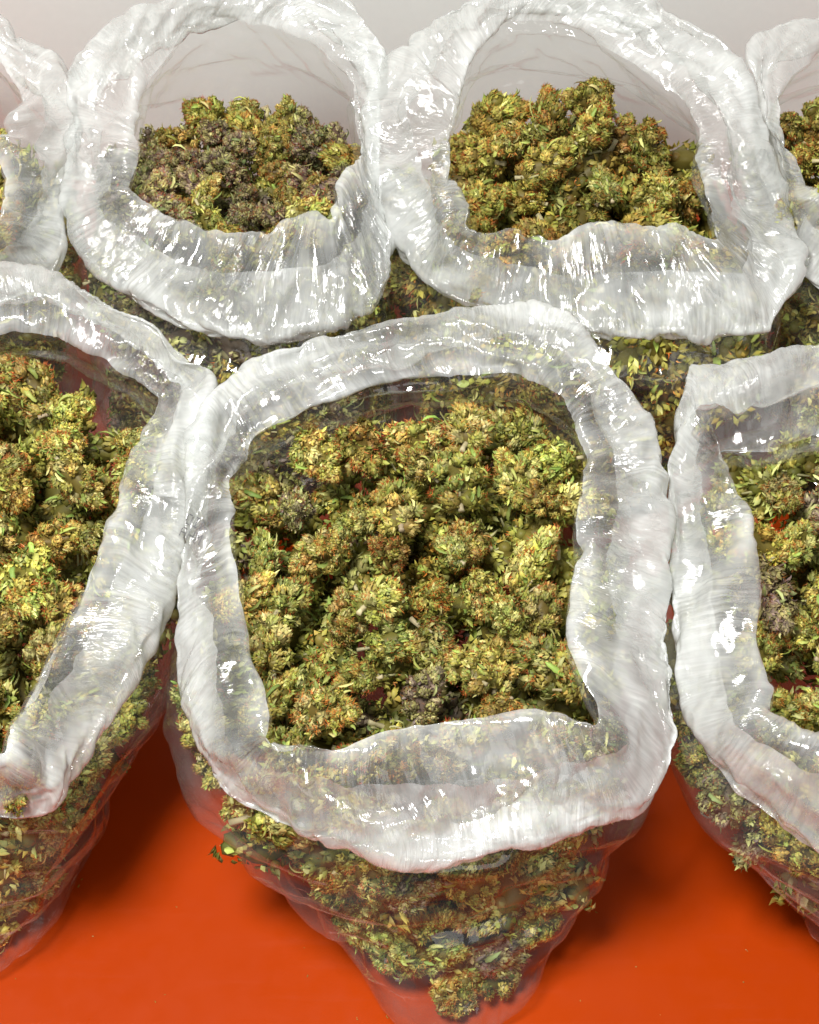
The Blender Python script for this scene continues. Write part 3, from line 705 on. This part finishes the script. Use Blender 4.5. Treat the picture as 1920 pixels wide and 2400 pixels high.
def fill_bag(key, mix, level, mound, label, label_side, group, spacing, seed, n_side, scale=1.0, tint=(1, 1, 1), back='facing back row', zj=0.012):
    """heap of buds: a jumbled top layer, buds against the wall, a looser mass beneath"""
    rng = np.random.default_rng(seed); bag = BAGS[key]; T, nb = bag['T'], bag['nb']
    I = bag['I']; wall = T[:nb]
    cen = I[:, :2].mean(0)
    lvl_row = int(np.argmin(np.abs(wall[..., 2].mean(1) - level)[4:])) + 4
    ring = wall[lvl_row][::6, :2]
    pr = cen + (I[::6, :2] - cen) * 1.0
    lo, hi = pr.min(0), pr.max(0); mid = (lo + hi) / 2; half = (hi - lo) / 2
    pals, wts = zip(*mix); wts = np.array(wts) / sum(wts)
    pick = lambda: pals[int(rng.choice(len(pals), p=wts))]
    top = lambda x, y: level + mound(((x - mid[0]) / half[0]), ((y - mid[1]) / half[1]))
    done = []
    def throw(n_try, sp, zoff, zj, fn):
        mine = []; poly = pr
        if zoff < 0:                                                         # deeper layers fill the bag's own girth there
            rr_ = int(np.argmin(np.abs(wall[..., 2].mean(1) - (level + zoff + 0.004))[6:])) + 6
            rg = wall[rr_][::6, :2]; rc_ = rg.mean(0); dist = np.linalg.norm(rg - rc_, axis=1, keepdims=True)
            poly = rc_ + (rg - rc_) * np.clip((dist - (0.024 if level + zoff > 0.06 else 0.036)) / dist, 0.1, 1)
        lo, hi = poly.min(0), poly.max(0)
        for _ in range(n_try):
            x, y = lo + (hi - lo) * rng.random(2)
            if not inside(poly, x, y): continue
            z = top(x, y) + zoff + rng.uniform(-zj, zj); p = np.array([x, y, z]); s = sp * rng.uniform(0.8, 1.25)
            if mine and min(np.linalg.norm((p - np.array(mine)) * [1, 1, 0.8], axis=1)) < s: continue
            mine.append(p); fn(p, s / sp)
        return len(mine)
    def spot(p):
        a, b = (p[0] - mid[0]) / half[0], (p[1] - mid[1]) / half[1]
        if a * a + b * b < 0.2: return 'mid heap'
        if abs(b) > abs(a): return 'by lip facing table edge' if b < 0 else 'by wall ' + back
        return 'by cuff ' + sides[0 if a < 0 else 1]
    sides = SIDES[key]
    def indiv(p, s):
        if in_view(p): place_bud(pick(), p, rng, scale * s * rng.uniform(0.78, 1.18), label, group, tint=tuple(np.array(tint) * rng.uniform(0.85, 1.12)), where=spot(p))
        else: place_fill(pick(), p, rng, scale)
    n1 = throw(1100, spacing, 0.0, zj, indiv)
    n2 = throw(500, spacing * 0.80, -0.046, 0.005, lambda p, s: place_fill(pick(), p, rng, scale))
    throw(500, spacing * 1.05, -0.098, 0.008, lambda p, s: place_fill(pick(), p, rng, scale * 1.15, None, True))
    throw(400, spacing * 0.8, 0.034 - level, 0.004, lambda p, s: place_fill(pick(), p, rng, scale * 1.05, None, True))
    throw(600, spacing * 1.0, -0.072, 0.006, lambda p, s: place_fill(pick(), p, rng, scale * 1.15, None, True))
    # against the wall
    nuu = T.shape[1]; mine = []; kept = 0; WP = bag['X'][6:bag['nb2']:2, ::4].reshape(-1, 3)
    Sm = T[:nb + 4]; wn = np.cross(np.roll(Sm, -8, 1) - np.roll(Sm, 8, 1), np.gradient(Sm, axis=0)); wn = unit(wn); wn *= np.sign(((np.array([*cen, 0.12]) - Sm) * wn).sum(2, keepdims=True))
    cand = [(int(rng.integers(6, nb - 2)), int(rng.integers(nuu))) for _ in range(3600)]
    for r, u in cand:
        q = bag['X'][int(r * (len(bag['X']) - 1) / (len(T) - 1)), u]
        if q[2] > level - 0.022 or q[2] < 0.010: continue
        cx = np.array([cen[0], cen[1]]) * 0.5 + np.array(bag['base'][:2]) * 0.5
        d = np.array([*(cx - q[:2]), 0.0]); d /= np.linalg.norm(d) + 1e-9
        if q[1] > cx[1] + 0.07 and q[2] < 0.10: continue
        d = unit(wn[r, u] * 0.8 + d * 0.2) if q[2] > 0.07 else unit(d + np.array([0, 0, 0.15]))
        p = q + d * rng.uniform(0.0200, 0.0235) * (1.0 if q[2] > 0.07 else 1.08); p[2] = max(p[2], 0.018)
        for _ in range(4):                                                   # keep clear of every stretch of film nearby
            dd = p - WP; di = np.linalg.norm(dd, axis=1); j = int(np.argmin(di))
            if di[j] > 0.0200: break
            p = p + unit(d * 0.7 + np.array([*(cx - p[:2]), 0.0]) * 3.0) * 0.004
        if mine and min(np.linalg.norm(p - np.array(mine), axis=1)) < spacing * 0.80: continue
        mine.append(p)
        front = q[1] < cx[1] + 0.03
        if front and kept < n_side and in_view(p, -20) and facing_us(q, d):
            kept += 1; place_bud(pick(), p, rng, scale * rng.uniform(0.85, 1.1), label_side, group + ' seen through its wall', tint=tint, lying=False, wall=d)
        else: place_fill(pick(), p, rng, scale, d, not (front and facing_us(q, d)))
    print('bag', key, 'top', n1, 'under', n2, 'wall', len(mine), kept)


SIDES = {'A': ('touching smooth cuff', 'touching sharp cornered cuff'), 'B': ('away from print', 'nearest dotted print'), 'C': ('nearest dotted print bag', 'away from print'),
         'D': ('away from mounded bag', 'nearest mounded bag'), 'E': ('nearest purplish buds', 'away from purplish buds'), 'F': ('away from purplish buds', 'nearest purplish buds'),
         'G': ('nearest mounded bag', 'away from mounded bag')}
BD = 'facing backdrop'
fill_bag('A', [('green', 8), ('orange', 2), ('purple', 1)], 0.200, lambda a, b: 0.010 * (1 - a * a) + 0.016 * b, 'dotted print bag',
         'green bud pressed against the lower wall of the dotted print bag', 'buds in the dotted print bag', 0.0322, 1, 66, scale=1.0)
fill_bag('B', [('green', 8), ('orange', 3)], 0.200, lambda a, b: 0.010 * (1 - a * a) + 0.018 * b, 'smooth cuffed bag',
         'green bud behind the wall of the bag with the smooth broad cuff', 'buds in the bag with the smooth cuff', 0.0325, 2, 24)
fill_bag('C', [('green', 8), ('purple', 2), ('orange', 1)], 0.200, lambda a, b: 0.006 * (1 - a * a) + 0.028 * b, 'sharp cornered bag',
         'green bud behind the wall of the bag with the sharp cuff corner', 'buds in the bag with the sharp cuff corner', 0.0325, 3, 24)
fill_bag('D', [('purple', 6), ('orange', 2), ('green', 1)], 0.219, lambda a, b: 0.004 * (1 - a * a) - 0.012 * b, 'bag of purplish buds',
         'purplish bud behind the wall of its bag', 'buds in the bag of purplish buds', 0.0240, 4, 10, scale=0.90, back=BD, zj=0.006, tint=(0.92, 0.9, 0.9))
fill_bag('E', [('orange', 9), ('green', 2)], 0.214, lambda a, b: 0.050 * np.exp(-((a - 0.05) ** 2) * 3.2 - (b - 0.35) ** 2 * 2.5), 'mounded bag',
         'orange haired bud behind the lower wall of the mounded bag', 'buds in the mounded bag', 0.0375, 5, 10, scale=1.28, back=BD)
fill_bag('F', [('orange', 6), ('green', 3)], 0.215, lambda a, b: 0.008 * (1 - a * a), 'bag with upright folds',
         'dark bud behind the wall of the bag with upright folds', 'buds in the bag with upright folds', 0.031, 6, 6, back=BD)
fill_bag('G', [('orange', 9), ('green', 2)], 0.225, lambda a, b: 0.015 * (1 - a * a) + 0.01 * b, 'bag with crumpled film',
         'dark bud behind the wall of the bag with crumpled film', 'buds in the bag with crumpled film', 0.031, 7, 6, back=BD)
# dot printed characters on the cuff of the first bag
GLYPH = {'O': ['01110', '10001', '10001', '10001', '10001', '10001', '01110'], 'I': ['01110', '00100', '00100', '00100', '00100', '00100', '01110'],
         'N': ['10001', '11001', '10101', '10101', '10011', '10001', '10001'], 'A': ['01110', '10001', '10001', '11111', '10001', '10001', '10001'],
         'H': ['10001', '10001', '10001', '11111', '10001', '10001', '10001'], 'M': ['10001', '11011', '10101', '10101', '10001', '10001', '10001']}
bag = BAGS['A']; cv = bag['X'][bag['nb2']:].reshape(-1, 3)
dc = cv - np.array([0, 0, CAM_Z]); zc = dc @ FWD; cpx = (960 + dc[:, 0] / zc * FPX) / DISP; cpy = (1200 - (dc @ UP) / zc * FPX) / DISP
pv, pf_ = [], []
p0 = np.array([398.0, 1082.0]); ex = np.array([math.cos(0.42), math.sin(0.42)]); ey = np.array([-ex[1], ex[0]])
from mathutils import kdtree
for row, word in enumerate(('OIN', 'AHM')):
    for ci, ch in enumerate(word):
        for gy, line in enumerate(GLYPH[ch]):
            for gx, bit in enumerate(line):
                if bit != '1': continue
                q = p0 + ex * (ci * 17 + gx * 2.7) + ey * (row * 30 + gy * 3.4)
                near = np.argsort((cpx - q[0]) ** 2 + (cpy - q[1]) ** 2)[:24]; near = near[np.argsort(zc[near])[:4]]
                w_ = 1 / ((cpx[near] - q[0]) ** 2 + (cpy[near] - q[1]) ** 2 + 0.5); zz = (zc[near] * w_).sum() / w_.sum() - 0.0022
                ray = FWD + np.array([(q[0] * DISP - 960) / FPX, 0, 0]) + UP * ((1200 - q[1] * DISP) / FPX)
                c3 = np.array([0, 0, CAM_Z]) + ray * zz - np.array(bag['root'].location); r_ = 0.00045; k0 = len(pv)
                for t in range(6): pv.append(c3 + r_ * (np.array([1, 0, 0]) * math.cos(t * 1.047) + UP * math.sin(t * 1.047)))
                pf_.append(list(range(k0, k0 + 6)))
mesh_obj('dotted_print', np.array(pv), pf_, M_INK, bag['root'], smooth=False)
# a few crumbs fallen on the table
rc = np.random.default_rng(9); g = Geo()
for _ in range(46):
    x, y = rc.uniform(-0.28, 0.28), rc.uniform(0.40, 0.62); n_ = int(rc.integers(1, 3))
    pods(g, np.tile([x, y, 0.0006], (n_, 1)), unit(rc.normal(0, 1, (n_, 3)) * [1, 1, 0.1]), np.tile([0.0, 0.0, 1.0], (n_, 1)), rc.uniform(0.0006, 0.0021, n_), rc.uniform(0.0004, 0.0010, n_), np.array(PAL['green']['br'])[rc.integers(0, 5, n_)], rc, rc.uniform(-0.1, 0.2, n_))
v_, f_, c_ = g.arrays(); v_[:, 2] = np.maximum(v_[:, 2], 0.0003)
tag(mesh_obj('plant_crumbs', v_, f_, M_BUD, smooth=False, colors=c_), 'tiny plant crumbs scattered on the orange table', 'crumbs', kind='stuff')
fo = mesh_obj('bud_mass', np.concatenate(fill_v), np.concatenate(fill_f), M_BUD, smooth=False, colors=np.clip(np.concatenate(fill_c), 0.003, 0.9))
tag(fo, 'dense mass of dried buds packed deep inside the bags', 'buds', kind='stuff')
print('fill tris', len(fo.data.polygons), 'objects', len(bpy.data.objects))
